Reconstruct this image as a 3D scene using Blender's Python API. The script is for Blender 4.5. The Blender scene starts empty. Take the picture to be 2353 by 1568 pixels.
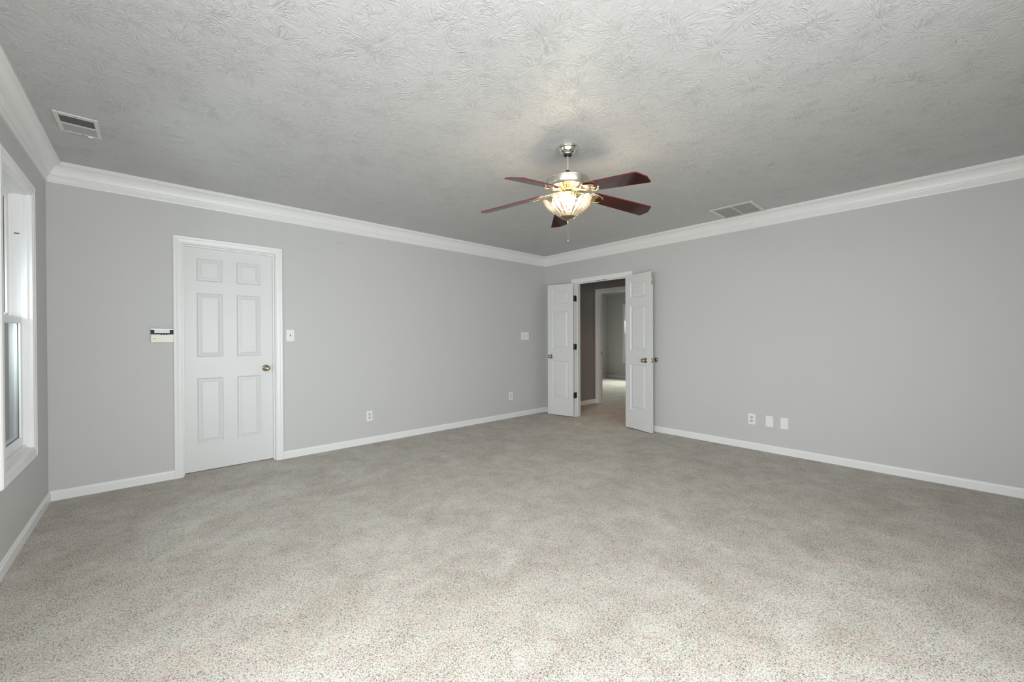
import bpy, bmesh, math, random
from mathutils import Vector, Matrix

sc = bpy.context.scene
C = sc.collection
PI = math.pi
R = math.radians

# ------------------------------------------------------------------ dimensions (metres)
L, H = 5.357, 2.5105            # window wall at x=-L, door wall at y=0, double door wall at x=0
YF = -5.25                      # wall behind the camera
TW = 0.115                      # wall thickness
BH, BT = 0.0735, 0.013          # baseboard
CZ, CP = 0.145, 0.0864          # crown moulding drop and projection

# ------------------------------------------------------------------ camera
cam_d = bpy.data.cameras.new('camera')
cam = bpy.data.objects.new('camera', cam_d)
C.objects.link(cam)
sc.camera = cam
cam_d.sensor_fit = 'HORIZONTAL'
cam_d.sensor_width = 36.0
cam_d.lens = 917.4658 / 2353.0 * 36.0
cam_d.clip_start = 0.05
yaw, pitch, roll = 0.73349, -0.00575, -0.00351
fw = Vector((math.sin(yaw) * math.cos(pitch), math.cos(yaw) * math.cos(pitch), math.sin(pitch)))
rt = Vector((math.cos(yaw), -math.sin(yaw), 0))
up = rt.cross(fw)
r2 = rt * math.cos(roll) + up * math.sin(roll)
u2 = up * math.cos(roll) - rt * math.sin(roll)
m = Matrix((r2, u2, -fw)).transposed().to_4x4()
m.translation = (-4.7798, -4.4924, 1.1943)
cam.matrix_world = m

# ------------------------------------------------------------------ world, exposure, window daylight and added fill lights
sc.view_settings.view_transform = 'Standard'
sc.view_settings.look = 'None'
sc.view_settings.gamma = 1.0
sc.view_settings.use_curve_mapping = False
sc.view_settings.exposure = 0.0
w = bpy.data.worlds.new('overcast_sky')
sc.world = w
w.use_nodes = True
bg = w.node_tree.nodes['Background']
bg.inputs[0].default_value = (0.80, 0.90, 1.0, 1)
bg.inputs[1].default_value = 1.5
sc.cycles.max_bounces = 10
sc.cycles.diffuse_bounces = 6
sc.cycles.glossy_bounces = 4
sc.cycles.transmission_bounces = 8
sc.cycles.transparent_max_bounces = 12
sc.cycles.sample_clamp_indirect = 4.0


def area(name, loc, direction, sx, sy, power, col, spread=180):
    d = bpy.data.lights.new(name, 'AREA')
    d.shape = 'RECTANGLE'
    d.size, d.size_y = sx, sy
    d.energy = power
    d.color = col
    d.spread = R(spread)
    o = bpy.data.objects.new(name, d)
    C.objects.link(o)
    o.location = loc
    o.rotation_euler = Vector(direction).to_track_quat('-Z', 'Z').to_euler()
    return o


# invented opening behind the camera, carries the main fill light: (x0, x1, z0, z1)
FRONT_FILL_OPENINGS = [(-5.10, -3.10, 0.06, 2.05)]
for x0, x1, z0, z1 in FRONT_FILL_OPENINGS:
    area('front_fill_light', ((x0 + x1) / 2, YF - 0.20, (z0 + z1) / 2), (0, 1, -0.22), x1 - x0, z1 - z0, 88, (0.955, 0.985, 1.0))
# invented opening beside the camera, adds fill light from the window wall
SIDE_FILL_OPENING = (-4.7, -3.1, 0.35, 1.95)
area('side_fill_light', (-L - 0.22, -3.9, 1.15), (1, 0.1, -0.35), 1.6, 1.6, 70, (0.955, 0.985, 1.0))
# window with sash in view
area('sash_window_daylight', (-L - 0.25, -1.19, 1.3), (1, 0.1, -0.1), 0.56, 1.4, 20, (0.93, 0.97, 1.0))
# window of the room across the hall
area('far_room_daylight', (5.6 + 0.25, 1.5, 1.45), (-1, -0.1, -0.75), 1.0, 1.5, 60, (1.0, 0.97, 0.90), 110)

# ------------------------------------------------------------------ materials


def mat(name, col, rough=0.5, metal=0.0, spec=0.5, coat=0.0, bump=None, var=0.0, var_scale=3.0):
    mt = bpy.data.materials.new(name)
    mt.use_nodes = True
    nt = mt.node_tree
    b = nt.nodes['Principled BSDF']
    b.inputs['Base Color'].default_value = (*col, 1)
    b.inputs['Roughness'].default_value = rough
    b.inputs['Metallic'].default_value = metal
    b.inputs['Specular IOR Level'].default_value = spec
    b.inputs['Coat Weight'].default_value = coat
    b.inputs['Coat Roughness'].default_value = 0.06
    tc = nt.nodes.new('ShaderNodeTexCoord')
    if var > 0:
        n = nt.nodes.new('ShaderNodeTexNoise')
        n.inputs['Scale'].default_value = var_scale
        n.inputs['Detail'].default_value = 3
        nt.links.new(tc.outputs['Object'], n.inputs['Vector'])
        mx = nt.nodes.new('ShaderNodeMix')
        mx.data_type = 'RGBA'
        mx.inputs['A'].default_value = (*[c * (1 - var) for c in col], 1)
        mx.inputs['B'].default_value = (*[min(1, c * (1 + var)) for c in col], 1)
        nt.links.new(n.outputs['Fac'], mx.inputs['Factor'])
        nt.links.new(mx.outputs['Result'], b.inputs['Base Color'])
    if bump:
        sc_, st, di = bump
        n = nt.nodes.new('ShaderNodeTexNoise')
        n.inputs['Scale'].default_value = sc_
        n.inputs['Detail'].default_value = 3
        nt.links.new(tc.outputs['Object'], n.inputs['Vector'])
        bp = nt.nodes.new('ShaderNodeBump')
        bp.inputs['Strength'].default_value = st
        bp.inputs['Distance'].default_value = di
        nt.links.new(n.outputs['Fac'], bp.inputs['Height'])
        nt.links.new(bp.outputs['Normal'], b.inputs['Normal'])
    return mt


M = {}
M['wall'] = mat('grey_wall_paint', (0.585, 0.585, 0.575), 0.55, bump=(260, 0.12, 0.002), var=0.012)
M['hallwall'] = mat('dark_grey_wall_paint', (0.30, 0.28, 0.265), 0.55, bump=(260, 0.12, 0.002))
M['trim'] = mat('white_trim_paint', (0.84, 0.84, 0.835), 0.32, bump=(40, 0.04, 0.002))
M['door'] = mat('white_door_paint', (0.73, 0.735, 0.73), 0.38, bump=(60, 0.04, 0.002))
M['plate'] = mat('white_plastic', (0.86, 0.86, 0.875), 0.3, var=0.01)
M['slot'] = mat('dark_slot', (0.05, 0.05, 0.05), 0.6, var=0.1)
M['recept'] = mat('receptacle_plastic', (0.62, 0.62, 0.60), 0.4, var=0.02)
M['canopy'] = mat('polished_nickel', (0.74, 0.71, 0.63), 0.14, 1.0, var=0.03)
M['brass'] = mat('polished_brass', (0.93, 0.79, 0.50), 0.18, 1.0, var=0.03)
M['nickel'] = mat('champagne_nickel', (0.74, 0.71, 0.62), 0.30, 1.0, var=0.03)
M['knob'] = mat('antique_brass', (0.43, 0.365, 0.235), 0.18, 1.0, var=0.05)
M['hinge'] = mat('bronze_hinge', (0.16, 0.13, 0.07), 0.35, 1.0, var=0.1, var_scale=30)
M['black'] = mat('black_rubber', (0.012, 0.012, 0.012), 0.4, var=0.1)
M['cream'] = mat('cream_plastic', (0.87, 0.855, 0.75), 0.4, var=0.015)
M['lcd'] = mat('grey_display', (0.50, 0.54, 0.60), 0.15, var=0.03)
M['gloss_black'] = mat('gloss_black', (0.012, 0.013, 0.016), 0.45, spec=0.25, var=0.05)
M['badge'] = mat('grey_badge', (0.33, 0.33, 0.30), 0.4, var=0.05)
M['silver'] = mat('silver_plastic', (0.62, 0.64, 0.67), 0.25, 0.3, var=0.02)
M['vent'] = mat('vent_enamel', (0.66, 0.66, 0.64), 0.4, var=0.03, var_scale=20)
M['duct_shade'] = mat('duct_shade_dark', (0.10, 0.10, 0.09), 0.7, var=0.1)  # near-black carries the shade inside the vent cavities
M['edge'] = mat('red_blade_edge', (0.17, 0.016, 0.02), 0.3, var=0.1)
M['siding'] = mat('pale_siding', (0.76, 0.81, 0.80), 0.6, var=0.04)
M['grass'] = mat('ground_outside', (0.20, 0.23, 0.17), 0.9, var=0.25)
M['bulb'] = bpy.data.materials.new('lit_bulb')
M['bulb'].use_nodes = True
_b = M['bulb'].node_tree.nodes['Principled BSDF']
_b.inputs['Emission Color'].default_value = (1.0, 0.86, 0.62, 1)
_b.inputs['Emission Strength'].default_value = 14.0


def mat_blade():
    mt = bpy.data.materials.new('mahogany_blade')
    mt.use_nodes = True
    nt = mt.node_tree
    b = nt.nodes['Principled BSDF']
    tc = nt.nodes.new('ShaderNodeTexCoord')
    mp = nt.nodes.new('ShaderNodeMapping')
    mp.inputs['Scale'].default_value = (1.5, 14, 14)
    n = nt.nodes.new('ShaderNodeTexNoise')
    n.inputs['Scale'].default_value = 4
    n.inputs['Detail'].default_value = 5
    n.inputs['Distortion'].default_value = 1.2
    cr = nt.nodes.new('ShaderNodeValToRGB')
    cr.color_ramp.elements[0].position = 0.3
    cr.color_ramp.elements[0].color = (0.014, 0.004, 0.003, 1)
    cr.color_ramp.elements[1].position = 0.75
    cr.color_ramp.elements[1].color = (0.055, 0.010, 0.007, 1)
    nt.links.new(tc.outputs['Object'], mp.inputs['Vector'])
    nt.links.new(mp.outputs['Vector'], n.inputs['Vector'])
    nt.links.new(n.outputs['Fac'], cr.inputs['Fac'])
    nt.links.new(cr.outputs['Color'], b.inputs['Base Color'])
    b.inputs['Roughness'].default_value = 0.10
    return mt


M['blade'] = mat_blade()


def mat_ceiling():
    """Stomp-brush plaster: bursts of fine ridges radiating from scattered centres."""
    mt = bpy.data.materials.new('stomped_plaster_ceiling')
    mt.use_nodes = True
    nt = mt.node_tree
    N, K = nt.nodes, nt.links
    b = N['Principled BSDF']
    b.inputs['Base Color'].default_value = (0.535, 0.535, 0.532, 1)
    b.inputs['Roughness'].default_value = 0.42
    b.inputs['Specular IOR Level'].default_value = 0.45
    geo = N.new('ShaderNodeNewGeometry')

    def math_(op, a, bb=None, c=None):
        n = N.new('ShaderNodeMath')
        n.operation = op
        for i, v in enumerate((a, bb, c)):
            if v is None:
                continue
            if isinstance(v, (int, float)):
                n.inputs[i].default_value = v
            else:
                K.new(v, n.inputs[i])
        return n.outputs[0]

    def vm(op, a, bb=None, scale=None):
        n = N.new('ShaderNodeVectorMath')
        n.operation = op
        for i, v in enumerate((a, bb)):
            if v is None:
                continue
            if isinstance(v, tuple):
                n.inputs[i].default_value = v
            else:
                K.new(v, n.inputs[i])
        if scale is not None:
            if isinstance(scale, (int, float)):
                n.inputs['Scale'].default_value = scale
            else:
                K.new(scale, n.inputs['Scale'])
        return n

    # slight warp so that the strokes are not ruler straight
    wn = N.new('ShaderNodeTexNoise')
    wn.inputs['Scale'].default_value = 11
    wn.inputs['Detail'].default_value = 2
    K.new(geo.outputs['Position'], wn.inputs['Vector'])
    wv = vm('SCALE', vm('SUBTRACT', wn.outputs['Color'], (0.5, 0.5, 0.5)).outputs[0], scale=0.055).outputs[0]
    pos = vm('MULTIPLY', vm('ADD', geo.outputs['Position'], wv).outputs[0], (1, 1, 0)).outputs[0]
    layers = []
    for k, (vs, off, kk) in enumerate(((3.4, (0, 0, 0), 4.6), (2.7, (7.31, 3.77, 0), 5.2), (4.3, (2.17, 9.41, 0), 3.6))):
        p = vm('ADD', pos, off).outputs[0]
        v = N.new('ShaderNodeTexVoronoi')
        v.voronoi_dimensions = '2D'
        v.inputs['Scale'].default_value = vs
        v.inputs['Randomness'].default_value = 1.0
        K.new(p, v.inputs['Vector'])
        # Position output is given in the texture's own (unscaled) space
        loc = vm('SUBTRACT', p, v.outputs['Position']).outputs[0]
        ln = vm('LENGTH', loc).outputs['Value']
        di = vm('SCALE', vm('NORMALIZE', loc).outputs[0], scale=kk).outputs[0]
        cz = N.new('ShaderNodeCombineXYZ')
        K.new(math_('MULTIPLY', ln, 7.0), cz.inputs[2])
        cc = vm('SCALE', v.outputs['Color'], scale=37.0).outputs[0]
        q = vm('ADD', vm('ADD', di, cz.outputs[0]).outputs[0], cc).outputs[0]
        n = N.new('ShaderNodeTexNoise')
        n.inputs['Scale'].default_value = 1.0
        n.inputs['Detail'].default_value = 2.0
        n.inputs['Roughness'].default_value = 0.6
        K.new(q, n.inputs['Vector'])
        # thin raised ridges where the noise crosses its middle, broken into short strokes
        rdg = math_('ABSOLUTE', math_('SUBTRACT', n.outputs['Fac'], 0.5))
        rdg = math_('SUBTRACT', 1.0, math_('MULTIPLY', rdg, 12.0))
        rdg = math_('MAXIMUM', rdg, 0.0)
        # each stamp fades towards its rim and is smeared flat at its centre
        fade = N.new('ShaderNodeMapRange')
        fade.inputs['From Min'].default_value = 0.05
        fade.inputs['From Max'].default_value = 0.75 / vs
        fade.inputs['To Min'].default_value = 1.0
        fade.inputs['To Max'].default_value = 0.12
        K.new(ln, fade.inputs['Value'])
        core = N.new('ShaderNodeMapRange')
        core.interpolation_type = 'SMOOTHSTEP'
        core.inputs['From Min'].default_value = 0.004
        core.inputs['From Max'].default_value = 0.060
        K.new(ln, core.inputs['Value'])
        layers.append(math_('MULTIPLY', math_('MULTIPLY', rdg, fade.outputs[0]), core.outputs[0]))
    # loose crinkles between the stamps
    cn = N.new('ShaderNodeTexNoise')
    cn.inputs['Scale'].default_value = 30
    cn.inputs['Detail'].default_value = 2
    cn.inputs['Distortion'].default_value = 0.8
    K.new(pos, cn.inputs['Vector'])
    crk = math_('ABSOLUTE', math_('SUBTRACT', cn.outputs['Fac'], 0.5))
    crk = math_('MAXIMUM', math_('SUBTRACT', 1.0, math_('MULTIPLY', crk, 11.0)), 0.0)
    mk = N.new('ShaderNodeTexNoise')
    mk.inputs['Scale'].default_value = 6
    mk.inputs['Detail'].default_value = 3
    K.new(geo.outputs['Position'], mk.inputs['Vector'])
    mr = N.new('ShaderNodeMapRange')
    mr.inputs['From Min'].default_value = 0.46
    mr.inputs['From Max'].default_value = 0.66
    K.new(mk.outputs['Fac'], mr.inputs['Value'])
    crk = math_('MULTIPLY', math_('MULTIPLY', crk, mr.outputs[0]), 0.75)
    mr2 = N.new('ShaderNodeMapRange')
    mr2.inputs['From Min'].default_value = 0.40
    mr2.inputs['From Max'].default_value = 0.68
    mr2.inputs['To Min'].default_value = 1.0
    mr2.inputs['To Max'].default_value = 0.25
    K.new(mk.outputs['Fac'], mr2.inputs['Value'])
    h = math_('MULTIPLY', math_('MAXIMUM', math_('MAXIMUM', layers[0], layers[1]), layers[2]), mr2.outputs[0])
    h = math_('MAXIMUM', h, crk)
    fn = N.new('ShaderNodeTexNoise')
    fn.inputs['Scale'].default_value = 60
    fn.inputs['Detail'].default_value = 4
    K.new(geo.outputs['Position'], fn.inputs['Vector'])
    h = math_('MULTIPLY_ADD', fn.outputs['Fac'], 0.45, h)
    bp = N.new('ShaderNodeBump')
    bp.inputs['Strength'].default_value = 0.72
    bp.inputs['Distance'].default_value = 0.0045
    K.new(h, bp.inputs['Height'])
    K.new(bp.outputs['Normal'], b.inputs['Normal'])
    return mt


M['ceiling'] = mat_ceiling()


def mat_carpet():
    mt = bpy.data.materials.new('flecked_carpet')
    mt.use_nodes = True
    nt = mt.node_tree
    N, K = nt.nodes, nt.links
    b = N['Principled BSDF']
    b.inputs['Roughness'].default_value = 0.95
    b.inputs['Specular IOR Level'].default_value = 0.1
    b.inputs['Sheen Weight'].default_value = 0.15
    geo = N.new('ShaderNodeNewGeometry')
    # broad tufts lean to and fro, so more or less of the dark yarn shows
    lean = N.new('ShaderNodeTexNoise')
    lean.inputs['Scale'].default_value = 7.5
    lean.inputs['Detail'].default_value = 5
    lean.inputs['Roughness'].default_value = 0.65
    K.new(geo.outputs['Position'], lean.inputs['Vector'])
    n1 = N.new('ShaderNodeTexNoise')
    n1.inputs['Scale'].default_value = 190
    n1.inputs['Detail'].default_value = 2.5
    n1.inputs['Roughness'].default_value = 0.75
    n1.inputs['Distortion'].default_value = 1.1
    K.new(geo.outputs['Position'], n1.inputs['Vector'])
    ad = N.new('ShaderNodeMath')
    ad.operation = 'MULTIPLY_ADD'
    K.new(lean.outputs['Fac'], ad.inputs[0])
    ad.inputs[1].default_value = 0.15
    K.new(n1.outputs['Fac'], ad.inputs[2])
    sb = N.new('ShaderNodeMath')
    sb.operation = 'SUBTRACT'
    K.new(ad.outputs[0], sb.inputs[0])
    sb.inputs[1].default_value = 0.077
    cr = N.new('ShaderNodeValToRGB')
    e = cr.color_ramp.elements
    e[0].position = 0.32
    e[0].color = (0.085, 0.070, 0.055, 1)
    e[1].position = 0.64
    e[1].color = (0.75, 0.715, 0.66, 1)
    x = cr.color_ramp.elements.new(0.415)
    x.color = (0.27, 0.24, 0.20, 1)
    x = cr.color_ramp.elements.new(0.485)
    x.color = (0.56, 0.525, 0.475, 1)
    K.new(sb.outputs[0], cr.inputs['Fac'])
    # pile lying in different directions: soft broad patches
    n2 = N.new('ShaderNodeTexNoise')
    n2.inputs['Scale'].default_value = 2.8
    n2.inputs['Detail'].default_value = 6
    n2.inputs['Roughness'].default_value = 0.6
    n2.inputs['Distortion'].default_value = 0.4
    K.new(geo.outputs['Position'], n2.inputs['Vector'])
    cr2 = N.new('ShaderNodeValToRGB')
    cr2.color_ramp.elements[0].position = 0.36
    cr2.color_ramp.elements[0].color = (0.85, 0.82, 0.80, 1)
    cr2.color_ramp.elements[1].position = 0.62
    cr2.color_ramp.elements[1].color = (1.0, 1.0, 0.99, 1)
    K.new(n2.outputs['Fac'], cr2.inputs['Fac'])
    mx = N.new('ShaderNodeMix')
    mx.data_type = 'RGBA'
    mx.blend_type = 'MULTIPLY'
    mx.inputs['Factor'].default_value = 1.0
    K.new(cr.outputs['Color'], mx.inputs['A'])
    K.new(cr2.outputs['Color'], mx.inputs['B'])
    # yarns of slightly different dye lots
    n3 = N.new('ShaderNodeTexNoise')
    n3.inputs['Scale'].default_value = 17
    n3.inputs['Detail'].default_value = 2
    K.new(geo.outputs['Position'], n3.inputs['Vector'])
    cr3 = N.new('ShaderNodeValToRGB')
    cr3.color_ramp.elements[0].position = 0.38
    cr3.color_ramp.elements[0].color = (1.0, 0.955, 0.965, 1)
    cr3.color_ramp.elements[1].position = 0.62
    cr3.color_ramp.elements[1].color = (0.965, 1.0, 0.965, 1)
    K.new(n3.outputs['Fac'], cr3.inputs['Fac'])
    mx3 = N.new('ShaderNodeMix')
    mx3.data_type = 'RGBA'
    mx3.blend_type = 'MULTIPLY'
    mx3.inputs['Factor'].default_value = 1.0
    K.new(mx.outputs['Result'], mx3.inputs['A'])
    K.new(cr3.outputs['Color'], mx3.inputs['B'])
    K.new(mx3.outputs['Result'], b.inputs['Base Color'])
    bp = N.new('ShaderNodeBump')
    bp.inputs['Strength'].default_value = 0.45
    bp.inputs['Distance'].default_value = 0.004
    K.new(n1.outputs['Fac'], bp.inputs['Height'])
    K.new(bp.outputs['Normal'], b.inputs['Normal'])
    return mt


M['carpet'] = mat_carpet()


def mat_pane():
    mt = bpy.data.materials.new('window_glass')
    mt.use_nodes = True
    nt = mt.node_tree
    nt.nodes.clear()
    out = nt.nodes.new('ShaderNodeOutputMaterial')
    mix = nt.nodes.new('ShaderNodeMixShader')
    tr = nt.nodes.new('ShaderNodeBsdfTransparent')
    tr.inputs[0].default_value = (0.90, 0.95, 0.95, 1)
    gl = nt.nodes.new('ShaderNodeBsdfGlossy')
    gl.inputs['Roughness'].default_value = 0.02
    fr = nt.nodes.new('ShaderNodeFresnel')
    fr.inputs['IOR'].default_value = 1.22
    nt.links.new(fr.outputs[0], mix.inputs[0])
    nt.links.new(tr.outputs[0], mix.inputs[1])
    nt.links.new(gl.outputs[0], mix.inputs[2])
    nt.links.new(mix.outputs[0], out.inputs[0])
    return mt


M['pane'] = mat_pane()


def mat_shade():
    """Pressed, partly clear lamp glass: transparent, glossy and a little milky."""
    mt = bpy.data.materials.new('pressed_lamp_glass')
    mt.use_nodes = True
    nt = mt.node_tree
    nt.nodes.clear()
    N, K = nt.nodes, nt.links
    out = N.new('ShaderNodeOutputMaterial')
    tc = N.new('ShaderNodeTexCoord')
    n = N.new('ShaderNodeTexNoise')
    n.inputs['Scale'].default_value = 26
    n.inputs['Detail'].default_value = 2
    n.inputs['Distortion'].default_value = 1.5
    K.new(tc.outputs['Object'], n.inputs['Vector'])
    bp = N.new('ShaderNodeBump')
    bp.inputs['Strength'].default_value = 0.3
    bp.inputs['Distance'].default_value = 0.010
    K.new(n.outputs['Fac'], bp.inputs['Height'])
    tr = N.new('ShaderNodeBsdfTransparent')
    lw = N.new('ShaderNodeLayerWeight')
    lw.inputs['Blend'].default_value = 0.35
    K.new(bp.outputs[0], lw.inputs['Normal'])
    gr_ = N.new('ShaderNodeValToRGB')                 # thicker glass along the flutes seen edge-on
    gr_.color_ramp.elements[0].position = 0.15
    gr_.color_ramp.elements[0].color = (0.97, 0.96, 0.94, 1)
    gr_.color_ramp.elements[1].position = 0.75
    gr_.color_ramp.elements[1].color = (0.50, 0.48, 0.44, 1)
    K.new(lw.outputs['Facing'], gr_.inputs['Fac'])
    K.new(gr_.outputs['Color'], tr.inputs[0])
    tl = N.new('ShaderNodeBsdfTranslucent')
    tl.inputs[0].default_value = (0.92, 0.90, 0.86, 1)
    K.new(bp.outputs[0], tl.inputs['Normal'])
    gl = N.new('ShaderNodeBsdfGlossy')
    gl.inputs['Roughness'].default_value = 0.08
    K.new(bp.outputs[0], gl.inputs['Normal'])
    fr = N.new('ShaderNodeFresnel')
    fr.inputs['IOR'].default_value = 1.5
    K.new(bp.outputs[0], fr.inputs['Normal'])
    m1 = N.new('ShaderNodeMixShader')
    m1.inputs[0].default_value = 0.11
    K.new(tr.outputs[0], m1.inputs[1])
    K.new(tl.outputs[0], m1.inputs[2])
    m2 = N.new('ShaderNodeMixShader')
    K.new(fr.outputs[0], m2.inputs[0])
    K.new(m1.outputs[0], m2.inputs[1])
    K.new(gl.outputs[0], m2.inputs[2])
    K.new(m2.outputs[0], out.inputs[0])
    return mt


M['shade'] = mat_shade()

# ------------------------------------------------------------------ helpers


def obj(name, bm, material, parent=None, smooth=False, bevel=0.0, loc=None, sharp=32):
    me = bpy.data.meshes.new(name)
    bmesh.ops.recalc_face_normals(bm, faces=bm.faces)
    bm.to_mesh(me)
    bm.free()
    for x in (material if isinstance(material, (list, tuple)) else [material]):
        me.materials.append(x)
    if smooth:
        for p in me.polygons:
            p.use_smooth = True
    if smooth and sharp:
        me.set_sharp_from_angle(angle=R(sharp))
    o = bpy.data.objects.new(name, me)
    C.objects.link(o)
    if parent is not None:
        o.parent = parent
    if loc is not None:
        o.location = loc
    if bevel:
        mod = o.modifiers.new('bevel', 'BEVEL')
        mod.width = bevel
        mod.segments = 2
        mod.limit_method = 'ANGLE'
        mod.angle_limit = R(40)
    return o


def tag(o, label, cat, group=None, kind=None):
    o['label'] = label
    o['category'] = cat
    if group:
        o['group'] = group
    if kind:
        o['kind'] = kind
    return o


def empty(name, loc, rz=0.0):
    o = bpy.data.objects.new(name, None)
    o.empty_display_size = 0.1
    C.objects.link(o)
    o.location = loc
    o.rotation_euler = (0, 0, rz)
    return o


def box(bm, x0, x1, y0, y1, z0, z1):
    vs = [bm.verts.new((x, y, z)) for x in (x0, x1) for y in (y0, y1) for z in (z0, z1)]
    for f in ((0, 1, 3, 2), (4, 6, 7, 5), (0, 4, 5, 1), (2, 3, 7, 6), (0, 2, 6, 4), (1, 5, 7, 3)):
        bm.faces.new([vs[i] for i in f])


def boxes(*bs):
    bm = bmesh.new()
    for b in bs:
        box(bm, *b)
    return bm


def lathe(bm, prof, n=48, axis=(0, 0), mod=None, close=False):
    """prof: (r, z) from one end to the other; mod(k, i, r, z) can deform."""
    rings = []
    for i, (r, z) in enumerate(prof):
        if r < 1e-5:
            rings.append([bm.verts.new((axis[0], axis[1], z))])
            continue
        ring = []
        for k in range(n):
            a = 2 * PI * k / n
            rr, zz = (r, z) if mod is None else mod(a, i, r, z)
            ring.append(bm.verts.new((axis[0] + rr * math.cos(a), axis[1] + rr * math.sin(a), zz)))
        rings.append(ring)
    for a, b in zip(rings, rings[1:]):
        for k in range(n):
            k2 = (k + 1) % n
            if len(a) == 1 and len(b) == 1:
                continue
            if len(a) == 1:
                bm.faces.new((a[0], b[k], b[k2]))
            elif len(b) == 1:
                bm.faces.new((a[k], b[0], a[k2]))
            else:
                bm.faces.new((a[k], b[k], b[k2], a[k2]))
    return rings


def tube(bm, pts, r, n=10):
    pts = [Vector(p) for p in pts]
    rings = []
    for i, p in enumerate(pts):
        t = (pts[min(i + 1, len(pts) - 1)] - pts[max(i - 1, 0)]).normalized()
        a = Vector((0, 0, 1)) if abs(t.z) < 0.9 else Vector((1, 0, 0))
        u = t.cross(a).normalized()
        v = t.cross(u)
        rr = r[i] if isinstance(r, (list, tuple)) else r
        if not isinstance(rr, (list, tuple)):
            rr = (rr, rr)
        rings.append([bm.verts.new(p + u * rr[0] * math.cos(2 * PI * k / n) + v * rr[1] * math.sin(2 * PI * k / n)) for k in range(n)])
    for a, b in zip(rings, rings[1:]):
        for k in range(n):
            bm.faces.new((a[k], a[(k + 1) % n], b[(k + 1) % n], b[k]))
    bm.faces.new(rings[0])
    bm.faces.new(rings[-1][::-1])


def sweep(bm, prof, path, closed=False):
    """prof: (u, t) points; path: list of (origin, U, T) = world position, direction of u and of t."""
    rings = [[bm.verts.new(Vector(o) + Vector(U) * u + Vector(T) * t) for u, t in prof] for o, U, T in path]
    n = len(prof)
    pairs = list(zip(rings, rings[1:])) + ([(rings[-1], rings[0])] if closed else [])
    for a, b in pairs:
        for k in range(n):
            bm.faces.new((a[k], a[(k + 1) % n], b[(k + 1) % n], b[k]))
    if not closed:
        bm.faces.new(rings[0])
        bm.faces.new(rings[-1][::-1])


CASING = [(0, 0), (0, .009), (.005, .0115), (.010, .0105), (.026, .0125), (.034, .0145), (.038, .0125), (.041, .0165), (.056, .0185), (.061, .016), (.062, 0)]


def casing_door(bm, a0, a1, ztop, P, A, T, wide=0.062):
    """three-sided mitred casing around an opening a0..a1 (along A), up to ztop; P origin on the wall face, T out of the wall"""
    P, A, T = Vector(P), Vector(A), Vector(T)
    Z = Vector((0, 0, 1))
    s = wide / 0.062
    prof = [(u * s, t) for u, t in CASING]
    sweep(bm, prof, [(P + A * a0, -A, T), (P + A * a0 + Z * ztop, -A + Z, T), (P + A * a1 + Z * ztop, A + Z, T), (P + A * a1, A, T)])


def casing_window(bm, prof, a0, a1, z0, z1, P, A, T):
    P, A, T = Vector(P), Vector(A), Vector(T)
    Z = Vector((0, 0, 1))
    sweep(bm, prof, [(P + A * a0 + Z * z0, -A - Z, T), (P + A * a0 + Z * z1, -A + Z, T), (P + A * a1 + Z * z1, A + Z, T), (P + A * a1 + Z * z0, A - Z, T)], closed=True)


def wall_panels(bm, a0, a1, z0, z1, holes, put):
    """wall with rectangular holes (a0,a1,z0,z1) sorted along a; put(a0,a1,z0,z1) adds a box"""
    cur = a0
    for h in sorted(holes):
        if h[0] > cur:
            put(cur, h[0], z0, z1)
        if h[2] > z0:
            put(h[0], h[1], z0, h[2])
        if h[3] < z1:
            put(h[0], h[1], h[3], z1)
        cur = h[1]
    if cur < a1:
        put(cur, a1, z0, z1)


def structure(name, bm, material, label, cat, parent=None, **k):
    o = obj(name, bm, material, parent, **k)
    tag(o, label, cat, kind='structure')
    return o


# ------------------------------------------------------------------ shell
# single door in the left-hand long wall
DX0, DX1, DTOP = -4.582, -3.876, 2.033
# double door opening in the right-hand wall
OY0, OY1, OTOP = -1.538, -0.628, 2.033
# sash window
WY0, WY1, WZ0, WZ1 = -1.50, -0.875, 0.565, 2.045
WP = 0.065                                       # how far its casing stands out

floor_bm = boxes((-L - 0.3, 6.0, YF - 0.3, 3.0, -0.12, 0.0))
structure('floor', floor_bm, M['carpet'], 'beige and brown flecked carpet covering the whole floor', 'carpet')
structure('ceiling', boxes((-L - 0.3, 6.0, YF - 0.3, 3.0, H, H + 0.12)), M['ceiling'], 'white ceiling with stomped brush texture', 'ceiling')

bm = bmesh.new()
wall_panels(bm, -L - 0.15, TW, 0, H, [(DX0 - 0.019, DX1 + 0.019, 0, DTOP + 0.019)], lambda a, b, c, d: box(bm, a, b, 0, TW, c, d))
structure('wall_back', bm, M['wall'], 'long light grey wall with the closed white door in it', 'wall')
bm = bmesh.new()
wall_panels(bm, YF, -0.0, 0, H, [(OY0 - 0.019, OY1 + 0.019, 0, OTOP + 0.019)], lambda a, b, c, d: box(bm, 0, TW, a, b, c, d))
structure('wall_right', bm, M['wall'], 'light grey wall with the open double doorway and three low wall plates', 'wall')
bm = bmesh.new()
wall_panels(bm, YF, 0.0, 0, H, [SIDE_FILL_OPENING, (WY0, WY1, WZ0, WZ1)], lambda a, b, c, d: box(bm, -L - 0.15, -L, a, b, c, d))
structure('wall_left', bm, M['wall'], 'shaded grey wall holding the white sash window', 'wall')
bm = bmesh.new()
wall_panels(bm, -L - 0.15, TW, 0, H, FRONT_FILL_OPENINGS, lambda a, b, c, d: box(bm, a, b, YF - 0.15, YF, c, d))
structure('wall_front', bm, M['wall'], 'light grey wall with an added fill light opening opposite the white door', 'wall')

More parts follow.
